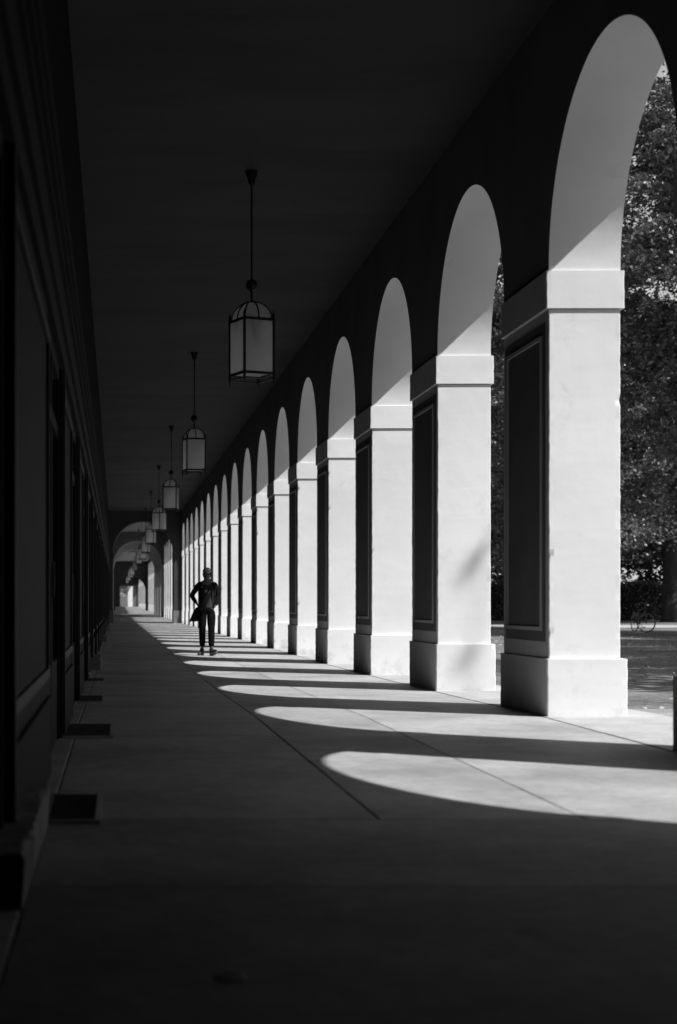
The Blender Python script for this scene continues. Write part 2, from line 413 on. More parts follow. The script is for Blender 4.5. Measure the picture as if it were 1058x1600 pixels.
arc1 = thing('arcade', 'long near row of sunlit white round arches on tall panelled piers', 'arcade', (XI, 0.89 * B, 0))
def off(o):        # children are authored in world coordinates
    o.matrix_parent_inverse = o.parent.matrix_world.inverted()
def build_arcade(root, d0, n, ztop, closed_first=False):
    inv = Matrix.Translation(-Vector(root.location))
    for i in range(n):
        y0 = (d0 + i) * B
        p = pier(root, y0); p.matrix_parent_inverse = inv
        if i < n - 1:
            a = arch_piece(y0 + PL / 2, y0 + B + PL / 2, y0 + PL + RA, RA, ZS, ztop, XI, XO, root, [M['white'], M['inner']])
            a.matrix_parent_inverse = inv
build_arcade(arc1, .89, 19, H + 5.4)
inv1 = Matrix.Translation(-Vector(arc1.location))
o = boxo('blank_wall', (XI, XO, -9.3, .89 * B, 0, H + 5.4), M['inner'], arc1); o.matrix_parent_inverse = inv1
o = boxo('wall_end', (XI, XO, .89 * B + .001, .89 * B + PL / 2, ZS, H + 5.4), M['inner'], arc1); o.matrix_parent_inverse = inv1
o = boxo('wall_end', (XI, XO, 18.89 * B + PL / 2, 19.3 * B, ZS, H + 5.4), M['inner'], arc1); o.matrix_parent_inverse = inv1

arc2 = thing('arcade', 'sunlit arches seen through the round opening in the dark cross wall', 'arcade', (XI, 19.9 * B, 0))
build_arcade(arc2, 19.89, 7, H + 5.6)
inv2 = Matrix.Translation(-Vector(arc2.location))
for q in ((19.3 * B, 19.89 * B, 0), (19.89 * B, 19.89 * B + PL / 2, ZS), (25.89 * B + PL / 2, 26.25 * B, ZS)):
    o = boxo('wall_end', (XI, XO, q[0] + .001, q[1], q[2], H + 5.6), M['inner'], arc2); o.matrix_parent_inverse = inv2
arc3 = thing('arcade', 'small bright arches of the farthest stretch, between the barrel-vaulted passage and the far doorway', 'arcade', (XI, 31.9 * B, 0))
build_arcade(arc3, 31.7, 24, H + 5.6)
inv3 = Matrix.Translation(-Vector(arc3.location))
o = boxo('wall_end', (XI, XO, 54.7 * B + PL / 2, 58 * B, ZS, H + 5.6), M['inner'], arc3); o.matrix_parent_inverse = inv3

# ceilings, roof
def slabbox(name, x0, x1, y0, y1, z0, z1, m): return structure(boxo(name, (x0, x1, y0, y1, z0, z1), m))
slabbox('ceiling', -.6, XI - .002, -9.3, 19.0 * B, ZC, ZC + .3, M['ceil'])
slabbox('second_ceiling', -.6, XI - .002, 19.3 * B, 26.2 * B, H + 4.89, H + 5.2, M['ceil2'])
slabbox('third_ceiling', -.6, XI - .002, 31.6 * B, 56 * B, H + 4.2, H + 4.5, M['ceil2'])
slabbox('roof', -7, XO + .35, -10, 58.2 * B, H + 5.62, H + 5.9, M['roof'])

# end wall behind the camera
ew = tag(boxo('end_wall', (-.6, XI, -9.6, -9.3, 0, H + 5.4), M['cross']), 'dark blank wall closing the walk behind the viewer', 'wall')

# cross walls, made in x-z: an arch cut in a wall across the walk
def cross_arch(name, label, y0, y1, xa, xb, ztop, mats, zspring, seg=48, grp=None, impost=True):
    root = thing(name, label, 'wall', ((xa + xb) / 2, y0, 0), group=grp)
    inv = Matrix.Translation(-Vector(root.location))
    xc, r = (xa + xb) / 2, (xb - xa) / 2
    bm = bmesh.new()
    arc = [(xc - r * math.cos(PI * i / seg), zspring + r * math.sin(PI * i / seg)) for i in range(seg + 1)]
    rows = []
    for y in (y0, y1):
        vs = [bm.verts.new((a, y, b)) for a, b in arc]; tp = [bm.verts.new((a, y, ztop)) for a, b in arc]
        for i in range(seg): bm.faces.new((vs[i], vs[i + 1], tp[i + 1], tp[i]))
        l0 = bm.verts.new((XL - .2, y, zspring)); l1 = bm.verts.new((XL - .2, y, ztop)); bm.faces.new((l0, vs[0], tp[0], l1))
        r0 = bm.verts.new((XI - .001, y, zspring)); r1 = bm.verts.new((XI - .001, y, ztop)); bm.faces.new((vs[-1], r0, r1, tp[-1]))
        rows.append(vs)
    for i in range(seg):
        f = bm.faces.new((rows[0][i], rows[1][i], rows[1][i + 1], rows[0][i + 1])); f.material_index = 1
    o = mesh('arch', bm, mats, root); o.matrix_parent_inverse = inv
    for nm, a, b in (('jamb', XL - .2, xa), ('jamb', xb, XI - .001)):
        o = boxo(nm, (a, b, y0, y1, 0, zspring), mats[-1] if len(mats) > 2 else mats[0], root); o.matrix_parent_inverse = inv
        if not impost and y1 - y0 > 5 and a > 0:
            bpy.data.objects.remove(o)
            sl = [26.25, 27.0, 27.3, 28.6, 28.9, 30.2, 30.5, 31.5]  # gaps between these pieces are slots added to let sun into the passage
            for p, q in zip(sl[0::2], sl[1::2]):
                o = boxo(nm, (a, XO, p * B, q * B, 0, zspring - .3), mats[-1], root); o.matrix_parent_inverse = inv
            o = boxo('lintel', (a, XO, y0, y1, zspring - .299, zspring), mats[-1], root); o.matrix_parent_inverse = inv
            o = boxo('outer_wall', (XI, XO, y0, y1, zspring + .001, ztop), mats[-1], root); o.matrix_parent_inverse = inv
        if impost:
            cx0 = a if nm == 'jamb' and a < 0 else a - .03; cx1 = b + .03 if a < 0 else b
            q = boxo('impost', (cx0, cx1, y0 - .03, y1 + .03, zspring - .26, zspring - .004), mats[0], o)
            q = boxo('plinth', (cx0, cx1, y0 - .03, y1 + .03, 0, H - .45), M['midpaint'], o)
    return root
U = 583.16
cross_arch('cross_wall', 'dark wall with a round arch crossing the walk, behind the woman and the nearest lanterns', 18.93 * B, 19.28 * B, -94.5 / U, 1710 / U, H + 5.4, [M['cross'], M['midpaint']], H + 1467 / U)
cross_arch('vaulted_passage', 'deep pale grey barrel-vaulted passage beyond the second stretch of lit arches', 26.25 * B, 31.5 * B, -118 / U, 1881 / U, H + 5.6, [M['midpaint'], M['pale'], M['pale']], H + 1494 / U, impost=False)
cross_arch('cross_wall', 'small dark cross wall far down the walk, past the vaulted passage', 38.9 * B, 39.2 * B, -60 / U, 1800 / U, H + 5.6, [M['cross'], M['cross']], H + 1.05, impost=False)

# far end wall with a bright doorway
ye = 56 * B; zf = gz(ye)
fe = thing('far_end_wall', 'dark wall at the far end of the walk around a tall bright doorway', 'wall', (1.5, ye, zf))
inve = Matrix.Translation(-Vector(fe.location))
for b6 in ((XL - .2, .62, ye, ye + .4, 0, H + 4.5), (2.50, XI, ye, ye + .4, 0, H + 4.5), (.62, 2.50, ye, ye + .4, H + 2.3, H + 4.5)):
    o = boxo('wall_panel', b6, M['cross'], fe); o.matrix_parent_inverse = inve
bm = bmesh.new()
box(bm, .50, .62 - .002, ye - .05, ye + .45, zf, H + 2.42); box(bm, 2.502, 2.95, ye - .05, ye + .45, zf, H + 2.42); box(bm, .62, 2.50, ye - .05, ye + .45, H + 2.302, H + 2.42)
o = mesh('door_frame', bm, M['midpaint'], fe); o.matrix_parent_inverse = inve
tag(boxo('white_pillar', (1.85, 2.9, ye + 10, ye + 10.6, zf - .1, H + 5), M['white'], bev=.01), 'sunlit white pillar standing beyond the far doorway', 'pillar')
tag(boxo('garden_wall', (-6, 1.83, ye + 14, ye + 14.4, zf - .1, H + .85), M['midpaint'], bev=.01), 'low grey garden wall under the foliage beyond the far doorway', 'wall')

# ------------------------------------------------------------------ shop wall on the left
shop = thing('shop_wall', 'long dark panelled wall with tall glazed doors and a deep cornice along the left', 'building', (XL, 0, 0))
invs = Matrix.Translation(-Vector(shop.location))
def sh(o, p=None):
    if p is None: o.parent = shop; o.matrix_parent_inverse = invs
    else: o.parent = p
    return o
ZO = H + 1.53
segs = []
opn = [(-1.07, -.6), (-.07, .4), (.86, 1.235)] + [(1.955 + k, 2.44 + k) for k in range(0, 54)]
prev = -2.3
yend = 57 * B
for (a, b) in opn:
    segs.append((prev, a)); prev = b
segs.append((prev, 57))
for (a, b) in segs:
    y0, y1 = a * B, b * B
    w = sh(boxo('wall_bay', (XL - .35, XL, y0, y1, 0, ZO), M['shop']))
    if a > 30 or y1 - y0 < .8: continue
    c, d = gz(y0) + .50, H + 1.38
    fr = bmesh.new(); frame_rect(fr, XL, XL + .018, y0 + .10, y1 - .10, c, d, .05)
    mesh('panel_moulding', fr, M['shoplight'], w)
    boxo('pilaster_edge', (XL, XL + .028, y0 + .002, y0 + .06, gz(y0), ZO - .01), M['shoplight'], w)
    boxo('skirting', (XL + .001, XL + .022, y0 + .062, y1 - .02, gz(y0) - .15, gz(y0) + .40), M['shop'], w)
for i, (a, b) in enumerate(opn):
    if a > 30: 
        sh(boxo('door', (XL - .3, XL - .09, a * B, b * B, 0, ZO), M['glass'])); continue
    y0, y1 = a * B, b * B; zb = gz(y0) - .1
    bm = bmesh.new(); t = .09
    frame_rect(bm, XL - .07, XL - .012, y0 + .002, y1 - .002, zb, ZO - .002, t)
    box(bm, XL - .065, XL - .018, (y0 + y1) / 2 - .045, (y0 + y1) / 2 + .045, zb + t, ZO - t)
    box(bm, XL - .065, XL - .018, y0 + t, (y0 + y1) / 2 - .045, zb + 2.05, zb + 2.13)
    box(bm, XL - .065, XL - .018, (y0 + y1) / 2 + .045, y1 - t, zb + 2.05, zb + 2.13)
    dr = sh(mesh('door', bm, M['shop']))
    boxo('bottom_panel', (XL - .06, XL - .022, y0 + t, y1 - t, zb + t, zb + .62), M['shop'], dr)
    for (p, q) in ((y0 + t, (y0 + y1) / 2 - .045), ((y0 + y1) / 2 + .045, y1 - t)):
        boxo('glass', (XL - .045, XL - .036, p, q, zb + .621, zb + 2.049), M['glass'], dr)
        boxo('glass', (XL - .045, XL - .036, p, q, zb + 2.131, ZO - t - .002), M['glass'], dr)
    if a < 14:
        bm = bmesh.new(); tube(bm, [(XL - .04, (y0 + y1) / 2 + .03, zb + 1.0), (XL - .01, (y0 + y1) / 2 + .03, zb + 1.02), (XL - .01, (y0 + y1) / 2 + .03, zb + 1.22), (XL - .04, (y0 + y1) / 2 + .03, zb + 1.24)], .009, 6)
        mesh('handle', bm, M['shoplight'], dr)
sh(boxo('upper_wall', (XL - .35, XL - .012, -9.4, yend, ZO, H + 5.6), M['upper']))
for (z0, z1, px, mm) in ((H + 1.56, H + 1.70, .02, 'shop'), (H + 1.702, H + 1.75, .045, 'shopdim'), (H + 1.752, H + 2.12, .005, 'shop'),
                         (H + 2.122, H + 2.165, .03, 'shop'), (H + 2.32, H + 2.36, .035, 'shop'), (H + 2.362, H + 2.41, .055, 'shop'), (H + 2.80, H + 2.83, .012, 'shop')):
    for (ya, yb) in ((-9.3, 18.9 * B), (19.3 * B, 26.2 * B), (31.6 * B, 55.9 * B)):
        sh(boxo('cornice', (XL - .012, XL + px, ya, yb, z0, z1), M[mm]))

# building mass behind the shop wall so no sky or sun comes over
tag(boxo('palace_block', (-7, XL - .36, -10, 58 * B, 0, H + 5.6), M['cross']), 'dark closed building behind the glazed doors of the left wall', 'building')

# ------------------------------------------------------------------ steps, gratings, litter
sts = [(1.08, 1.48, .16, 'worn stone doorstep with pale chipped edge, biggest and nearest at the lower left corner'),
       (5.30, 5.75, .155, 'dark stone doorstep beyond the scrap of white paper, its near end facing the viewer'),
       (9.3, 9.75, .15, 'small stone doorstep by the left wall, third from the viewer'),
       (13.3, 13.75, .15, 'tiny far stone doorstep by the left wall, last before the cross wall')]
for (a, b, h, lb) in sts:
    z = gz(a * B)
    t = thing('doorstep', lb, 'doorstep', (XL, a * B, z), group='stone doorsteps along the left wall')
    bm = bmesh.new(); box(bm, -.02, -.27 + .36 + (.05 if a > 3 else 0), 0, (b - a) * B, -.02, h, bev=.012)
    bmesh.ops.subdivide_edges(bm, edges=[e for e in bm.edges if e.calc_length() > .6], cuts=24)
    for v in bm.verts:
        if v.co.z > h * .6 and v.co.x > .05: v.co += Vector((random.gauss(0, .0035), 0, random.gauss(0, .0035)))
    mesh('step_stone', bm, M['step'], t)
gr_l = ['dark steel floor grating right behind the nearest doorstep, with a pale frame edge', 'wide dark steel floor grating by the wall, second from the viewer',
        'narrow dark floor grating, third from the viewer beside the wall', 'thin dark floor grating just behind the scrap of white paper']
for (a, b, x0, x1), lb in zip([(1.50, 1.70, -.275, -.085), (2.44, 2.68, -.34, -.04), (3.36, 3.57, -.34, -.13), (4.40, 4.56, -.34, -.15)], gr_l):
    z = gz(a * B)
    t = thing('floor_grating', lb, 'grating', (x0, a * B, z), group='dark floor gratings beside the left wall')
    w, l = x1 - x0, (b - a) * B
    boxo('pit', (0, w, 0, l, .0045, .006), M['cross'], t)
    bm = bmesh.new()
    box(bm, w, w + .022, -.02, l + .02, -.01, .016); box(bm, -.012, w, -.02, 0, -.01, .016); box(bm, -.012, w, l, l + .02, -.01, .016)
    mesh('frame', bm, M['slab2'], t)
    me = None
    n = int(l / .035)
    for q in range(n):
        if me is None:
            bm = bmesh.new(); box(bm, 0, w - .002, -.0035, .0035, .0065, .014); o = mesh('bar', bm, M['grate'], t); me = o.data
        else: o = link('bar', me, t)
        o.location = (0, .02 + q * .035, 0)
    
# scrap of white paper
bm = bmesh.new(); gx = 6
pv = [[bm.verts.new((.012 * i + random.gauss(0, .004), .022 * j + random.gauss(0, .004) + .01 * i, abs(random.gauss(.018, .012)) + .010 * (gx - i))) for i in range(gx)] for j in range(7)]
for j in range(6):
    for i in range(gx - 1): bm.faces.new((pv[j][i], pv[j][i + 1], pv[j + 1][i + 1], pv[j + 1][i]))
o = mesh('paper_scrap', bm, M['paper'], loc=(-.37 + .03, 4.62 * B, gz(4.6 * B) + .004)); o.rotation_euler = (0, 0, .3)
md = o.modifiers.new('t', 'SOLIDIFY'); md.thickness = .0015
tag(o, 'crumpled scrap of white paper lying at the foot of the left wall', 'paper')
bm = bmesh.new(); lathe(bm, [(.038, 0), (.038, .004), (.030, .006), (.030, .004), (.003, .004)], 24)
tag(mesh('drain_cover', bm, M['grate'], loc=(.27, .885 * B, gz(3.6))), 'small dark round cap set in the pavement near the bottom edge', 'drain cover')

# ------------------------------------------------------------------ lanterns
def make_lantern():
    t = thing('hanging_lantern', '', 'lantern')
    # origin at ceiling; z down
    bm = bmesh.new(); lathe(bm, [(.068, 0), (.066, -.02), (.050, -.06), (.034, -.125), (.020, -.15)], 20); mesh('ceiling_rose', bm, M['black'], t, smooth=False)
    bm = bmesh.new(); tube(bm, [(0, 0, -.14), (0, 0, -1.15)], .010, 10); tube(bm, [(0, 0, -1.15), (0, 0, -1.40)], .013, 10); mesh('rod', bm, M['black'], t)
    bm = bmesh.new(); bmesh.ops.create_uvsphere(bm, u_segments=20, v_segments=14, radius=.064, matrix=Matrix.Translation((0, 0, -1.215))); mesh('ball', bm, M['black'], t, smooth=True)
    a = .172; zt, zb = -1.60, -2.17; r = .011
    bm = bmesh.new()
    for sx in (-1, 1):
        for sy in (-1, 1):
            box(bm, sx * a - r, sx * a + r, sy * a - r, sy * a + r, zb - .075, zt + .065)
            tube(bm, [(sx * a, sy * a, zb - .07), (sx * a, sy * a, zb - .12)], [.009, .003], 6)
            tube(bm, [(sx * a, sy * a, zt + .062), (sx * a, sy * a, zt + .10)], [.009, .002], 6)
    for z in (zt, zb):
        for s in (-1, 1):
            box(bm, -a + r, a - r, s * a - .008, s * a + .008, z - .014, z + .014)
            box(bm, s * a - .008, s * a + .008, -a + r, a - r, z - .014, z + .014)
    for s in (-1, 1):
        box(bm, -a + r, a - r, s * a - .007, s * a + .007, zb - .062, zb - .048)
        box(bm, s * a - .007, s * a + .007, -a + r, a - r, zb - .062, zb - .048)
    mesh('frame', bm, M['black'], t)
    # dome hoops
    for k in range(4):
        ang = k * PI / 4; rr = (a - .004) if k % 2 == 0 else (a - .004) * 1.30
        pts = [(math.cos(ang) * rr * math.cos(u), math.sin(ang) * rr * math.cos(u), zt + .012 + .195 * math.sin(u)) for u in [PI * i / 20 for i in range(21)]]
        bm = bmesh.new(); tube(bm, pts, .0085, 6); mesh('dome_rib', bm, M['black'], t)
    # frosted dome glass following the ribs
    bm = bmesh.new(); rings = []
    for i in range(9):
        u = PI / 2 * i / 9; rings.append([])
        for j in range(4):
            for q in range(4):
                s = -1 + 2 * q / 4; c = [(s, -1), (1, s), (-s, 1), (-1, -s)][j]
                w = (a - .014) * math.cos(u)
                rings[-1].append(bm.verts.new((c[0] * w, c[1] * w, zt + .016 + .182 * math.sin(u))))
    for p, q in zip(rings, rings[1:]):
        for j in range(16): bm.faces.new((p[j], p[(j + 1) % 16], q[(j + 1) % 16], q[j]))
    bm.faces.new(rings[-1])
    mesh('dome_glass', bm, M['frost'], t)
    for k in range(4):
        bm = bmesh.new(); fs_q = box(bm, -a + .013, a - .013, -a - .002, -a + .002, zb + .015, zt - .015)
        for f in fs_q: f.material_index = 1
        fs_q[2].material_index = 0
        bmesh.ops.rotate(bm, verts=bm.verts, cent=(0, 0, 0), matrix=Matrix.Rotation(k * PI / 2, 3, 'Z'))
        mesh('glass_pane', bm, [M['frost'], M['clear']], t)
    boxo('bottom_glass', (-a + .013, a - .013, -a + .013, a - .013, zb + .002, zb + .006), M['frost'], t)
    bm = bmesh.new(); lathe(bm, [(.018, -1.42), (.022, -1.60), (.022, -1.66), (.034, -1.70), (.042, -1.75), (.038, -1.80), (.02, -1.835), (.004, -1.845)], 14)
    mesh('bulb', bm, M['black'], t, smooth=True)
    return t
lan = make_lantern()
spec = [(3.98, 22, 'nearest and largest hanging lantern, turned to show two of its frosted sides'),
        (6.88, 10, 'second hanging lantern from the viewer, above and left of the middle piers'),
        (9.75, -14, 'third hanging lantern from the viewer, its narrow side showing on the right'),
        (12.6, 45, 'fourth hanging lantern, turned corner-on with two equal panes'),
        (15.45, -20, 'fifth hanging lantern, partly behind the fourth and before the cross arch'),
        (18.25, -20, 'sixth hanging lantern, last before the dark cross wall'),
        (21.0, 12, 'seventh hanging lantern, first beyond the cross wall'),
        (23.7, 5, 'eighth hanging lantern, second beyond the cross wall'),
        (28.8, 0, 'lantern hanging inside the barrel-vaulted passage'),
        (33.6, 10, 'tiny far lantern, first beyond the vaulted passage'),
        (37.0, 30, 'tiny far lantern just before the last cross wall'),
        (42.5, 10, 'tiny far lantern behind the last cross wall'),
        (48.5, 0, 'farthest tiny lantern before the end doorway')]
for i, (d, rz, lb) in enumerate(spec):
    o = lan if i == 0 else copy_tree(lan)
    zc = ZC
    o.location = (843 / U, d * B, zc); o.rotation_euler = (R(random.uniform(-.4, .4)) * (i > 0), R(random.uniform(-.4, .4)) * (i > 0), R(rz)); o['label'] = lb; o['group'] = 'hanging lanterns down the middle of the walk'
    if d > 19: # hangs from a stem reaching the actual ceiling
        bm = bmesh.new(); tube(bm, [(0, 0, -.1), (0, 0, .3 if d < 26 else (.10 if d < 31 else -.02))], .010, 8); mesh('stem', bm, M['black'], o)

# ------------------------------------------------------------------ woman walking
def skin(name, pts, edges, rad, m, parent, sub=2, root=0, flat=None):
    me = bpy.data.meshes.new(name + '_src'); me.from_pydata(pts, edges, []); o = bpy.data.objects.new(name, me); COL.objects.link(o)
    md = o.modifiers.new('s', 'SKIN'); md.use_smooth_shade = True
    for i, r in enumerate(rad):
        sv = me.skin_vertices[0].data[i]; sv.radius = r if isinstance(r, tuple) else (r, r); sv.use_root = (i == root)
    sb = o.modifiers.new('u', 'SUBSURF'); sb.levels = sub; sb.render_levels = sub
    dg = bpy.context.evaluated_depsgraph_get(); dg.update()
    nm = bpy.data.meshes.new_from_object(o.evaluated_get(dg)); bpy.data.objects.remove(o)
    nm.materials.clear(); nm.materials.append(m)
    q = link(name, nm, parent); nm.shade_smooth(); nm.name = name
    return q
pd = 6.86
P = thing('person', 'woman in cap, sunglasses and dark open cardigan walking toward the viewer', 'person', ((324 - 181.5) * pd / U, pd * B, gz(pd * B)), 0)
# joints (x right in picture, y toward -viewer, z up)
J = dict(pel=(-.01, 0, .88), bel=(-.01, .0, 1.0), che=(-.005, .0, 1.18), neck=(0, .005, 1.345), nk2=(-.005, 0, 1.40), hd=(-.008, -.01, 1.475), top=(-.008, -.005, 1.535),
         lsh=(-.145, .01, 1.315), lel=(-.285, .06, 1.10), lwr=(-.185, .04, .945), rsh=(.14, .01, 1.315), rel=(.180, .09, 1.09), rwr=(.148, .03, .90),
         lhip=(-.085, 0, .83), lkn=(-.092, -.02, .47), lan=(-.085, .10, .12), rhip=(.07, 0, .83), rkn=(.068, -.09, .47), ran=(.068, -.14, .11))
names = list(J); idx = {n: i for i, n in enumerate(names)}
E = [('pel', 'bel'), ('bel', 'che'), ('che', 'neck'), ('neck', 'nk2'), ('nk2', 'hd'), ('hd', 'top'), ('neck', 'lsh'), ('lsh', 'lel'), ('lel', 'lwr'), ('neck', 'rsh'), ('rsh', 'rel'), ('rel', 'rwr'),
     ('pel', 'lhip'), ('lhip', 'lkn'), ('lkn', 'lan'), ('pel', 'rhip'), ('rhip', 'rkn'), ('rkn', 'ran')]
rad = dict(pel=(.125, .085), bel=(.105, .075), che=(.115, .08), neck=(.050, .045), nk2=(.045, .045), hd=(.066, .078), top=(.058, .066), lsh=(.045, .045), lel=(.036, .036), lwr=(.022, .026),
           rsh=(.045, .045), rel=(.036, .036), rwr=(.022, .026), lhip=(.075, .075), lkn=(.050, .052), lan=(.032, .036), rhip=(.075, .075), rkn=(.050, .052), ran=(.032, .036))
body = skin('body', [J[n] for n in names], [(idx[a], idx[b]) for a, b in E], [rad[n] for n in names], M['skin'], P)
def sub(nm, keys, edges, rads, m, **k):
    ix = {n: i for i, n in enumerate(keys)}
    return skin(nm, [J.get(n, n) if isinstance(n, str) else n for n in keys], [(ix[a], ix[b]) for a, b in edges], rads, m, P, **k)
J.update(lthi=(-.09, -.01, .66), rthi=(.07, -.05, .66), lcalf=(-.09, .03, .33), rcalf=(.068, -.11, .33), lcuff=(-.085, .085, .155), rcuff=(.068, -.135, .15), waist=(-.01, 0, .93))
J['tp'] = (-.01, 0, .86)
sub('trousers', ['tp', 'waist', 'lhip', 'lthi', 'lkn', 'lcalf', 'lcuff', 'rhip', 'rthi', 'rkn', 'rcalf', 'rcuff'],
    [('tp', 'waist'), ('tp', 'lhip'), ('lhip', 'lthi'), ('lthi', 'lkn'), ('lkn', 'lcalf'), ('lcalf', 'lcuff'), ('tp', 'rhip'), ('rhip', 'rthi'), ('rthi', 'rkn'), ('rkn', 'rcalf'), ('rcalf', 'rcuff')],
    [(.138, .098), (.11, .08), (.092, .095), (.080, .086), (.066, .068), (.063, .066), (.052, .055), (.092, .095), (.080, .086), (.066, .068), (.063, .066), (.052, .055)], M['jeans'])
J.update(tp=(-.01, 0, .865), hem=(-.01, 0, .845), belly=(-.01, -.005, 1.02), bust=(-.005, -.012, 1.19), yoke=(0, 0, 1.295))
sub('t_shirt', ['hem', 'belly', 'bust', 'yoke', 'lsy', 'rsy'] if False else ['hem', 'belly', 'bust', 'yoke'], [('hem', 'belly'), ('belly', 'bust'), ('bust', 'yoke')],
    [(.160, .112), (.140, .10), (.142, .106), (.12, .065)], M['tee'], root=1)
# cardigan: sleeves and two open fronts and back
J.update(ls2=(-.150, .012, 1.31), le2=(-.288, .062, 1.10), lw2=(-.20, .042, .965), rs2=(.148, .012, 1.31), re2=(.186, .092, 1.09), rw2=(.160, .035, .915), yk=(0, .035, 1.325), bk=(0, .055, 1.12), bh=(-.01, .06, .93))
sub('cardigan', ['yk', 'ls2', 'le2', 'lw2', 'rs2', 're2', 'rw2', 'bk', 'bh'],
    [('yk', 'ls2'), ('ls2', 'le2'), ('le2', 'lw2'), ('yk', 'rs2'), ('rs2', 're2'), ('re2', 'rw2'), ('yk', 'bk'), ('bk', 'bh')],
    [(.050, .045), (.060, .062), (.047, .05), (.036, .040), (.060, .062), (.047, .05), (.036, .040), (.168, .055), (.165, .060)], M['jacket'])
for s, nm in ((-1, 'cardigan_front'), (1, 'cardigan_front')):
    bm = bmesh.new(); rows = []
    for i in range(12):
        f = i / 11; z = 1.335 - f * .46
        xo = .150 + .010 * math.sin(f * 5); xi = .088 + .030 * math.sin(f * PI * .9) + .012 * f
        ring = []
        for j in range(6):
            g = j / 5; x = xi + (xo - xi) * g; y = -.100 * math.sqrt(max(0, 1 - (x / .185) ** 2)) * (.75 + .45 * math.sin(PI * min(1, f * 1.1 + .15))) - .012
            ring.append(bm.verts.new((s * x - .008, y, z)))
        rows.append(ring)
    for a, b in zip(rows, rows[1:]):
        for j in range(5): bm.faces.new((a[j], a[j + 1], b[j + 1], b[j]))
    o = mesh(nm, bm, M['jacket'], P, smooth=True); md = o.modifiers.new('t', 'SOLIDIFY'); md.thickness = .012
# shirt print and diagonal bag strap
bm = bmesh.new()
for (cx, cz, rx, rz_, ph) in ((-.028, 1.185, .030, .024, .3), (.012, 1.150, .022, .012, .9), (-.035, 1.150, .016, .010, 0), (.036, 1.175, .010, .020, -.5)):
    vs = []
    for q in range(12):
        t = q / 12 * 2 * PI; x = cx + rx * math.cos(t) * math.cos(ph) - rz_ * math.sin(t) * math.sin(ph); z = cz + rx * math.cos(t) * math.sin(ph) + rz_ * math.sin(t) * math.cos(ph)
        vs.append(bm.verts.new((x, -.1225 - .002 * math.cos(x * 20), z)))
    bm.faces.new(vs)
o = mesh('shirt_print', bm, M['print'], P); md = o.modifiers.new('t', 'SOLIDIFY'); md.thickness = .003
bm = bmesh.new()
tube(bm, [(.095, -.02, 1.345), (.075, -.085, 1.30), (.02, -.128, 1.19), (-.05, -.125, 1.08), (-.12, -.095, .96), (-.165, -.03, .88)], .010, 6); mesh('bag_strap', bm, M['bagm'], P, smooth=True)
# neck opening edge
bm = bmesh.new(); tube(bm, [(.062 * math.cos(t) - .004, -.055 * math.sin(t) - .020, 1.318 - .045 * math.sin(t)) for t in [PI * i / 14 for i in range(15)]], .006, 6); mesh('neckline', bm, M['jacket'], P, smooth=True)
# head: face details
def ell(bm, c, r, rot=None, u=16, v=12):
    g = bmesh.ops.create_uvsphere(bm, u_segments=u, v_segments=v, radius=1)['verts']
    bmesh.ops.scale(bm, vec=r, verts=g)
    if rot: bmesh.ops.rotate(bm, verts=g, cent=(0, 0, 0), matrix=rot)
    bmesh.ops.translate(bm, verts=g, vec=c)
    return g
hx = -.008
bm = bmesh.new(); g = ell(bm, (hx, -.012, 1.50), (.070, .088, .108), u=24, v=18)
for v in bm.verts:
    if v.co.z < 1.48: v.co.x = hx + (v.co.x - hx) * (1 - (1.48 - v.co.z) * 3.6)
    if v.co.y < -.07 and abs(v.co.x - hx) < .014 and 1.455 < v.co.z < 1.50: v.co.y -= .016
mesh('head', bm, M['skin'], P, smooth=True)
bm = bmesh.new()
for s in (-1, 1): ell(bm, (hx + s * .071, .0, 1.49), (.010, .018, .030))
mesh('ear', bm, M['skin'], P, smooth=True)
bm = bmesh.new(); ell(bm, (hx, -.092, 1.447), (.020, .006, .0055)); mesh('mouth', bm, M['tee'], P, smooth=True)
bm = bmesh.new()
for s in (-1, 1): ell(bm, (hx + s * .034, -.100, 1.500), (.034, .014, .023))
box(bm, hx - .074, hx + .074, -.100, -.092, 1.506, 1.520)
box(bm, hx - .076, hx - .070, -.095, .0, 1.503, 1.516); box(bm, hx + .070, hx + .076, -.095, .0, 1.503, 1.516)
mesh('sunglasses', bm, M['lens'], P, smooth=False)
bm = bmesh.new(); ell(bm, (hx, .022, 1.485), (.073, .075, .095)); mesh('hair', bm, M['hair'], P, smooth=True)
bm = bmesh.new(); g = ell(bm, (hx, 0, 1.532), (.082, .102, .088), u=24, v=16)
bmesh.ops.delete(bm, geom=[v for v in bm.verts if v.co.z < 1.527], context='VERTS')
cp = mesh('cap', bm, M['capm'], P, smooth=True); md = cp.modifiers.new('t', 'SOLIDIFY'); md.thickness = .006
bm = bmesh.new(); rows = []
for i in range(5):
    f = i / 4; rows.append([])
    for j in range(13):
        t = PI * (.08 + .84 * j / 12); x = math.cos(t) * (.080 - .014 * f); y = -math.sin(t) * (.095 + .060 * f)
        rows[-1].append(bm.verts.new((hx + x, y, 1.532 - .018 * f - .012 * abs(math.cos(t)) ** 2)))
for a, b in zip(rows, rows[1:]):
    for j in range(12): bm.faces.new((a[j], a[j + 1], b[j + 1], b[j]))
o = mesh('brim', bm, M['capm'], cp, smooth=True); md = o.modifiers.new('t', 'SOLIDIFY'); md.thickness = .005
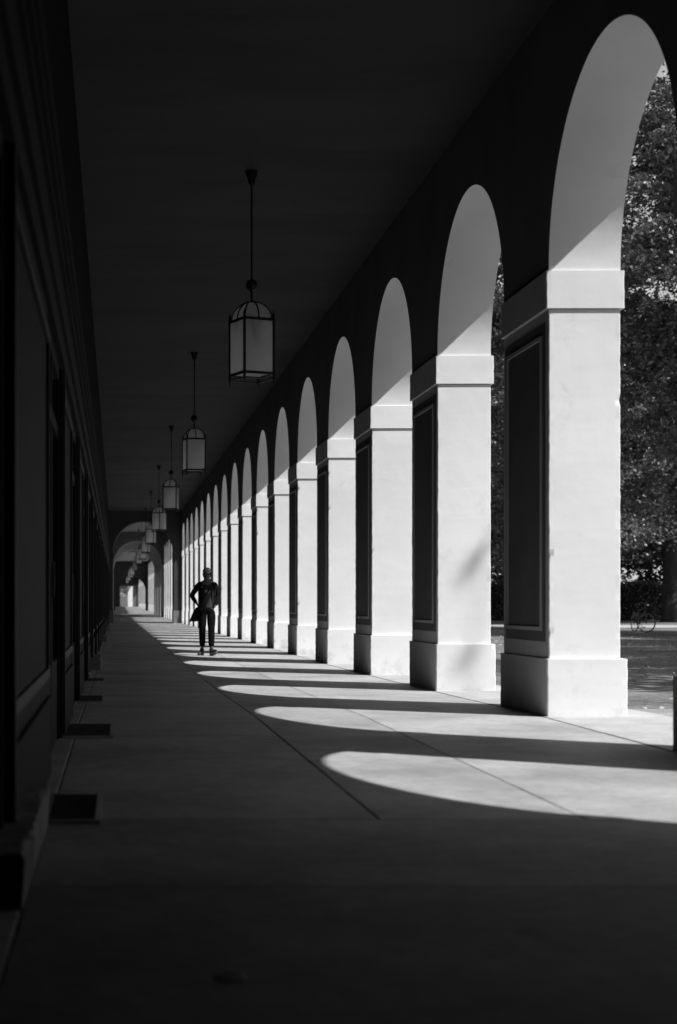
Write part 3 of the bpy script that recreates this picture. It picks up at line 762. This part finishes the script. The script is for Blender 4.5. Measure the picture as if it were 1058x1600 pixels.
# hands
def hand(w, dirv, side):
    w = Vector(w); d = Vector(dirv).normalized(); s = Vector(side).normalized(); n = d.cross(s).normalized()
    pts = [tuple(w), tuple(w + d * .04), tuple(w + d * .08)]; ed = [(0, 1), (1, 2)]; rd = [.022, (.034, .018), (.034, .016)]
    for k in range(4):
        a = w + d * .082 + s * (-.026 + .017 * k); ln = (.060, .070, .066, .052)[k]
        q0 = len(pts); pts += [tuple(a + d * ln * .5 + n * .006), tuple(a + d * ln * .8 + n * .026), tuple(a + d * ln * .85 + n * .045)]
        ed += [(2, q0), (q0, q0 + 1), (q0 + 1, q0 + 2)]; rd += [.009, .008, .007]
    q0 = len(pts); pts += [tuple(w + d * .045 - s * .035 + n * .01), tuple(w + d * .075 - s * .045 + n * .022)]; ed += [(0, q0), (q0, q0 + 1)]; rd += [.011, .009]
    skin('hand', pts, ed, rd, M['skin'], P, sub=2, root=1)
hand((-.188, .035, .945), (.55, -.35, -.55), (0, 1, -.4))
hand((.148, .020, .905), (-.75, -.25, -.6), (0, 1, -.3))
# shoes
def shoe(c, ang, pitch):
    bm = bmesh.new(); g = ell(bm, (0, -.045, .045), (.043, .125, .048), u=20, v=14)
    for v in bm.verts:
        if v.co.z < .014: v.co.z = .014
        if v.co.y < -.02 and v.co.z > .05: v.co.z = .05 + (v.co.z - .05) * .6
    ell(bm, (0, .02, .085), (.036, .046, .045))
    mt = Matrix.Translation(c) @ Matrix.Rotation(ang, 4, 'Z') @ Matrix.Rotation(pitch, 4, 'X') @ Matrix.Scale(1.14, 4)
    o = mesh('shoe', bm, M['shoe'], P, smooth=True); o.matrix_local = mt
    bm = bmesh.new(); rows = []
    for z, k in ((0, .97), (.022, 1.03)):
        rows.append([bm.verts.new((.044 * k * math.cos(t) * (1 if math.sin(t) < .2 else .85), -.045 + .130 * k * math.sin(t), z)) for t in [2 * PI * q / 20 for q in range(20)]])
    for q in range(20): bm.faces.new((rows[0][q], rows[0][(q + 1) % 20], rows[1][(q + 1) % 20], rows[1][q]))
    bm.faces.new(rows[0][::-1]); bm.faces.new(rows[1])
    mesh('sole', bm, M['sole'], o)
shoe((-.095, .09, .002), R(-22), R(6))
shoe((.085, -.15, .012), R(20), R(-14))
# bag with jacket slung behind her right hip
bg_ = thing('shoulder_bag', 'slack dark cloth bag hanging beside the hip of the walking woman', 'bag', (P.location.x - .24, P.location.y + .05, P.location.z + .62))
bm = bmesh.new(); outl = [(.085, .30), (.02, .24), (-.04, .13), (-.085, .01), (-.09, -.02), (-.05, .02), (-.01, -.005), (.05, .015), (.10, .02), (.125, .12), (.12, .26)]
fr = [bm.verts.new((x, -.03 + .01 * math.sin(9 * x), z)) for x, z in outl]; bk = [bm.verts.new((x, .035, z)) for x, z in outl]
bm.faces.new(fr); bm.faces.new(bk[::-1])
for q in range(len(outl)): bm.faces.new((fr[q], fr[(q + 1) % len(outl)], bk[(q + 1) % len(outl)], bk[q]))
bmesh.ops.bevel(bm, geom=list(bm.edges), offset=.008, segments=2, affect='EDGES')
mesh('bag_body', bm, M['bagm'], bg_, smooth=True)
bm = bmesh.new(); tube(bm, [(.09, -.01, .27), (.10, -.02, .33), (.125, -.01, .30)], .008, 6); mesh('handle', bm, M['bagm'], bg_, smooth=True)

# ------------------------------------------------------------------ bicycle
bk_ = thing('bicycle', 'black bicycle with its front wheel turned, parked on the shaded ground by the sand path', 'bicycle', ((1008 - 181.5) * 54 / 2391, 54, gz(54) - .045), 0)
fw = Vector((math.sin(R(3)), -math.cos(R(3)), 0)); sd = Vector((-fw.y, fw.x, 0)); Z = Vector((0, 0, 1))
rw_c = -fw * .95 + Z * .345; fw_c = fw * .10 + Z * .345
def wheel(c, ax, nm='wheel'):
    ax = ax.normalized(); u = ax.cross(Z).normalized()
    bm = bmesh.new(); tube(bm, [c + (u * math.cos(t) + Z * math.sin(t)) * .325 for t in [2 * PI * q / 40 for q in range(40)]], .020, 8, closed=True)
    w = mesh(nm, bm, M['rubber'], bk_, smooth=True)
    bm = bmesh.new(); tube(bm, [c + (u * math.cos(t) + Z * math.sin(t)) * .302 for t in [2 * PI * q / 40 for q in range(40)]], .010, 6, closed=True); mesh('rim', bm, M['steel'], w, smooth=True)
    bm = bmesh.new()
    for q in range(18):
        t = 2 * PI * q / 18; tube(bm, [c + ax * (.03 if q % 2 else -.03), c + (u * math.cos(t) + Z * math.sin(t)) * .30], .0022, 4)
    tube(bm, [c - ax * .05, c + ax * .05], .018, 8); mesh('spokes', bm, M['steel'], w)
fdir = Matrix.Rotation(R(45), 3, 'Z') @ fw
wheel(rw_c, sd); wheel(fw_c, Vector((-fdir.y, fdir.x, 0)))
head_t = -fw * .02 + Z * .90; head_b = -fw * .0 + Z * .76; bbk = -fw * .52 + Z * .30; st_t = -fw * .66 + Z * .82
bm = bmesh.new()
for a, b, r in ((head_t, head_b, .020), (head_b, bbk, .018), (head_t - Z * .03, st_t - Z * .08, .016), (bbk, st_t, .016), (bbk, rw_c, .011), (st_t - Z * .1, rw_c, .010)): tube(bm, [a, b], r, 8)
mesh('frame', bm, M['bikeblack'], bk_, smooth=True)
bm = bmesh.new(); fs_ = Vector((-fdir.y, fdir.x, 0))
for s in (-1, 1): tube(bm, [head_b + fs_ * s * .02, head_b + fs_ * s * .05 - Z * .06, fw_c + fs_ * s * .05], .011, 6)
mesh('fork', bm, M['bikeblack'], bk_, smooth=True)
bm = bmesh.new(); hb = head_t + Z * .14
tube(bm, [head_t, hb], .014, 6)
tube(bm, [hb - fs_ * .28 - fdir * .12, hb - fs_ * .20 - fdir * .02, hb - fs_ * .05 + fdir * .05, hb + fs_ * .05 + fdir * .05, hb + fs_ * .20 - fdir * .02, hb + fs_ * .28 - fdir * .12], .012, 6)
mesh('handlebar', bm, M['bikeblack'], bk_, smooth=True)
bm = bmesh.new(); tube(bm, [st_t, st_t + Z * .14], .013, 6); g = ell(bm, tuple(st_t + Z * .17), (.075, .13, .035)); mesh('saddle', bm, M['bikeblack'], bk_, smooth=True)
bm = bmesh.new(); c = fw_c
tube(bm, [c + (fdir * math.cos(t) + Z * math.sin(t)) * .355 for t in [R(60) + R(120) * q / 12 for q in range(13)]], .012, 5); c = rw_c
tube(bm, [c + (fw * math.cos(t) + Z * math.sin(t)) * .355 for t in [R(20) + R(150) * q / 12 for q in range(13)]], .016, 5); mesh('mudguards', bm, M['bikeblack'], bk_, smooth=True)
bm = bmesh.new(); ell(bm, tuple(hb + fdir * .10 - Z * .08), (.04, .045, .045)); mesh('headlight', bm, M['steel'], bk_, smooth=True)
bm = bmesh.new(); tube(bm, [bbk - sd * .08, bbk + sd * .08], .012, 6); tube(bm, [bbk + sd * .07, bbk + sd * .07 + fw * .12 - Z * .12], .010, 5); tube(bm, [bbk - sd * .07, bbk - sd * .07 - fw * .12 + Z * .12], .010, 5)
for s in (1, -1): 
    q = bbk + sd * .07 * s + (fw * .12 - Z * .12) * s; tube(bm, [q, q + sd * .10 * s], .022, 5)
mesh('cranks', bm, M['bikeblack'], bk_)
bm = bmesh.new(); tube(bm, [bbk - fw * .08, bbk - fw * .12 + sd * .22 - Z * .29], .008, 5); mesh('kickstand', bm, M['steel'], bk_)

# ------------------------------------------------------------------ vegetation
rng = np.random.default_rng(5)
def leaves(name, pts, size, m, parent=None, nbias=.5, droop=.2):
    n = len(pts)
    nrm = rng.normal(size=(n, 3)); nrm[:, 2] = np.abs(nrm[:, 2]) + nbias; nrm /= np.linalg.norm(nrm, axis=1)[:, None]
    t = rng.normal(size=(n, 3)); t[:, 2] -= droop * 3; t -= nrm * (t * nrm).sum(1)[:, None]; t /= np.linalg.norm(t, axis=1)[:, None]
    b = np.cross(nrm, t); s = size * rng.uniform(.6, 1.35, n)[:, None]
    fold = nrm * s * .12
    v = np.empty((n, 4, 3)); v[:, 0] = pts - t * s * .5; v[:, 1] = pts + b * s * .30 + fold; v[:, 2] = pts + t * s * .6; v[:, 3] = pts - b * s * .30 + fold
    me = bpy.data.meshes.new(name); me.vertices.add(n * 4); me.vertices.foreach_set('co', v.ravel().astype(np.float32))
    me.loops.add(n * 4); me.loops.foreach_set('vertex_index', np.arange(n * 4, dtype=np.int32))
    me.polygons.add(n); me.polygons.foreach_set('loop_start', np.arange(0, n * 4, 4, dtype=np.int32)); me.polygons.foreach_set('loop_total', np.full(n, 4, dtype=np.int32))
    me.update(calc_edges=True); me.materials.append(m)
    return link(name, me, parent)
def crown_pts(h0, h1, rx, nmass, nsub, per, mr, spread):
    """boughs: rounded masses on the crown's shell, each roofed with drooping sprays of leaves"""
    hc, rz = (h0 + h1) / 2, (h1 - h0) / 2; out = []
    for _ in range(nmass):
        d = rng.normal(size=3); d /= np.linalg.norm(d); r = rng.uniform(.30, 1.0) ** .45
        c = np.array([d[0] * rx * r, d[1] * rx * r, hc + d[2] * rz * r])
        c[:2] *= 1 - .35 * max(0, (c[2] - hc) / rz)
        R_ = mr * rng.uniform(.6, 1.35)
        for _ in range(int(nsub * rng.uniform(.7, 1.3))):
            e = rng.normal(size=3); e[2] = abs(e[2]) * .9 - .15; e /= np.linalg.norm(e)
            q = c + e * np.array([R_, R_, R_ * .55])
            n = int(per * rng.uniform(.5, 1.5)); sp = spread * rng.uniform(.7, 1.4)
            p = rng.normal(size=(n, 3)) * np.array([sp, sp, sp * .38])
            p[:, 2] -= .35 * (p[:, 0] ** 2 + p[:, 1] ** 2) / sp
            out.append(p + q)
    return np.concatenate(out)
def tree(x, y, label, h0, h1, rx, nmass=60, nsub=10, per=60, mr=1.4, spread=.36, size=.22, trunk=.38, dark=False, extra=None):
    z = gz(y) - .05
    t = thing('tree', label, 'tree', (x, y, z), group='park trees behind the arcade')
    bm = bmesh.new()
    tube(bm, [(0, 0, -.2), (.0, 0, .25), (.05, 0, h1 * .22), (.0, .1, h1 * .45), (.1, 0, h1 * .85)], [trunk * 1.35, trunk, trunk * .85, trunk * .6, .06], 12)
    mesh('trunk', bm, M['bark'], t, smooth=True)
    bm = bmesh.new()
    for k in range(16):
        a = random.uniform(0, 2 * PI); zb = random.uniform(.22, .7) * h1; l = rx * random.uniform(.55, .95)
        p0 = Vector((0, 0, zb)); p1 = Vector((math.cos(a) * l * .45, math.sin(a) * l * .45, zb + l * .32)); p2 = Vector((math.cos(a + .2) * l, math.sin(a + .2) * l, zb + l * .40))
        tube(bm, [p0, p1, p2], [trunk * .35, trunk * .2, .025], 6)
        for q in range(3):
            p3 = p1.lerp(p2, random.random()) ; p4 = p3 + Vector((random.gauss(0, 1), random.gauss(0, 1), random.uniform(-.6, 1)))
            tube(bm, [p3, p4], [.05, .012], 4)
    for e in (extra or []):
        tube(bm, [(0, .05, h1 * .6), (e[0] * .5, e[1] * .5, e[2] * .80), e], [.07, .035, .006], 6)
    mesh('limbs', bm, M['bark'], t, smooth=True)
    pts = crown_pts(h0, h1, rx, nmass, nsub, per, mr, spread)
    for e in (extra or []):
        pts = np.concatenate([pts, rng.normal(size=(2 if e[2] > 15 else 1, 3)) * np.array([.03, .03, .08]) + np.array(e)])
    leaves('crown', pts, size, M['leafdark' if dark else 'leaf'], t)
    return t
tree(20.8, 50, 'tall leafy tree whose pendulous crown fills the nearest arch beside the first pier', 2.4, 20.5, 6.8, 230, 10, 85, 1.0, .27, .165, .42)
tree(16.9, 64, 'leafy tree seen as a thin strip between the first and second pier', 2.0, 17.5, 5.4, 150, 10, 75, 1.0, .28, .18, .36)
tree(31.0, 85.5, 'thick dark trunk standing before the hedge behind the bicycle', 3.4, 18, 7.5, 150, 10, 75, 1.4, .45, .20, .52, dark=True)
tree(23.5, 79, 'low spreading tree left of the dark trunk, behind the bicycle', 2.2, 15, 5.2, 110, 11, 75, 1.3, .38, .18, .3)
tree(38, 105, 'tall tree far behind the hedge, to the right', 1.2, 22, 8, 170, 10, 44, 1.9, .55, .36, .5, dark=True)
tree(28, 108, 'dark tree far behind the hedge, left of the trunk', 1.2, 22, 8, 170, 10, 44, 1.9, .55, .36, .5, dark=True)
tree(21, 100, 'far dark tree behind the strip between two piers', 1.2, 19, 7, 130, 10, 44, 1.8, .55, .36, .5, dark=True)
# trees of the same avenue standing right of the frame, they shade the ground in view; nearest ones added to cut bounced light
for q, (x, y) in enumerate([(15.2, -21), (15, -14), (15.4, -7), (15, 0), (15.3, 7), (15, 14), (15.6, 21), (17.6, 28), (20.8, 35.5), (24.5, 42)]):
    tree(x, y, 'leafy avenue tree beside the forecourt, outside the picture to the right',
         3.6, 11.9, 4.4, 55, 9 if y < 20 else 10, 30 if y < 20 else 130, 1.2, .42, .34 if y < 20 else .12, .3, extra=[(-3.42, 3.28, 15.5), (-3.30, 3.08, 14.9)] if q == 4 else None)
# tree beyond the far doorway
tree(.4, ye + 24, 'small tree seen through the far doorway over the garden wall', .8, 6, 2.6, 30, 8, 20, .7, .3, .25, .15)
# hedge
hd_ = thing('hedge', 'long dark clipped hedge behind the bicycle and the sand path', 'hedge', (30, 92, gz(92) - .045))
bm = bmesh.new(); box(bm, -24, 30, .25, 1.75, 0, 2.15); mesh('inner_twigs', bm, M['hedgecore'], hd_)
n = 26000; p = np.stack([rng.uniform(-24, 30, n), rng.uniform(0, 2, n), rng.uniform(0, 2.35, n)], 1)
f = rng.random(n) < .6; p[f, 1] = rng.normal(.16, .10, f.sum()); p[~f, 2] = rng.normal(2.2, .10, (~f).sum())
leaves('leaves', p, .16, M['leafdark'], hd_, nbias=.1)
# fallen leaves and grit on the shaded ground
n = 2600; p = np.stack([rng.uniform(4.6, 20, n), rng.uniform(11, 56, n), np.zeros(n)], 1)
p[:, 2] = [gz(v) - .02 for v in p[:, 1]]
o = leaves('fallen_leaves', p, .06, M['lightpath'], None, nbias=3); o['kind'] = 'stuff'
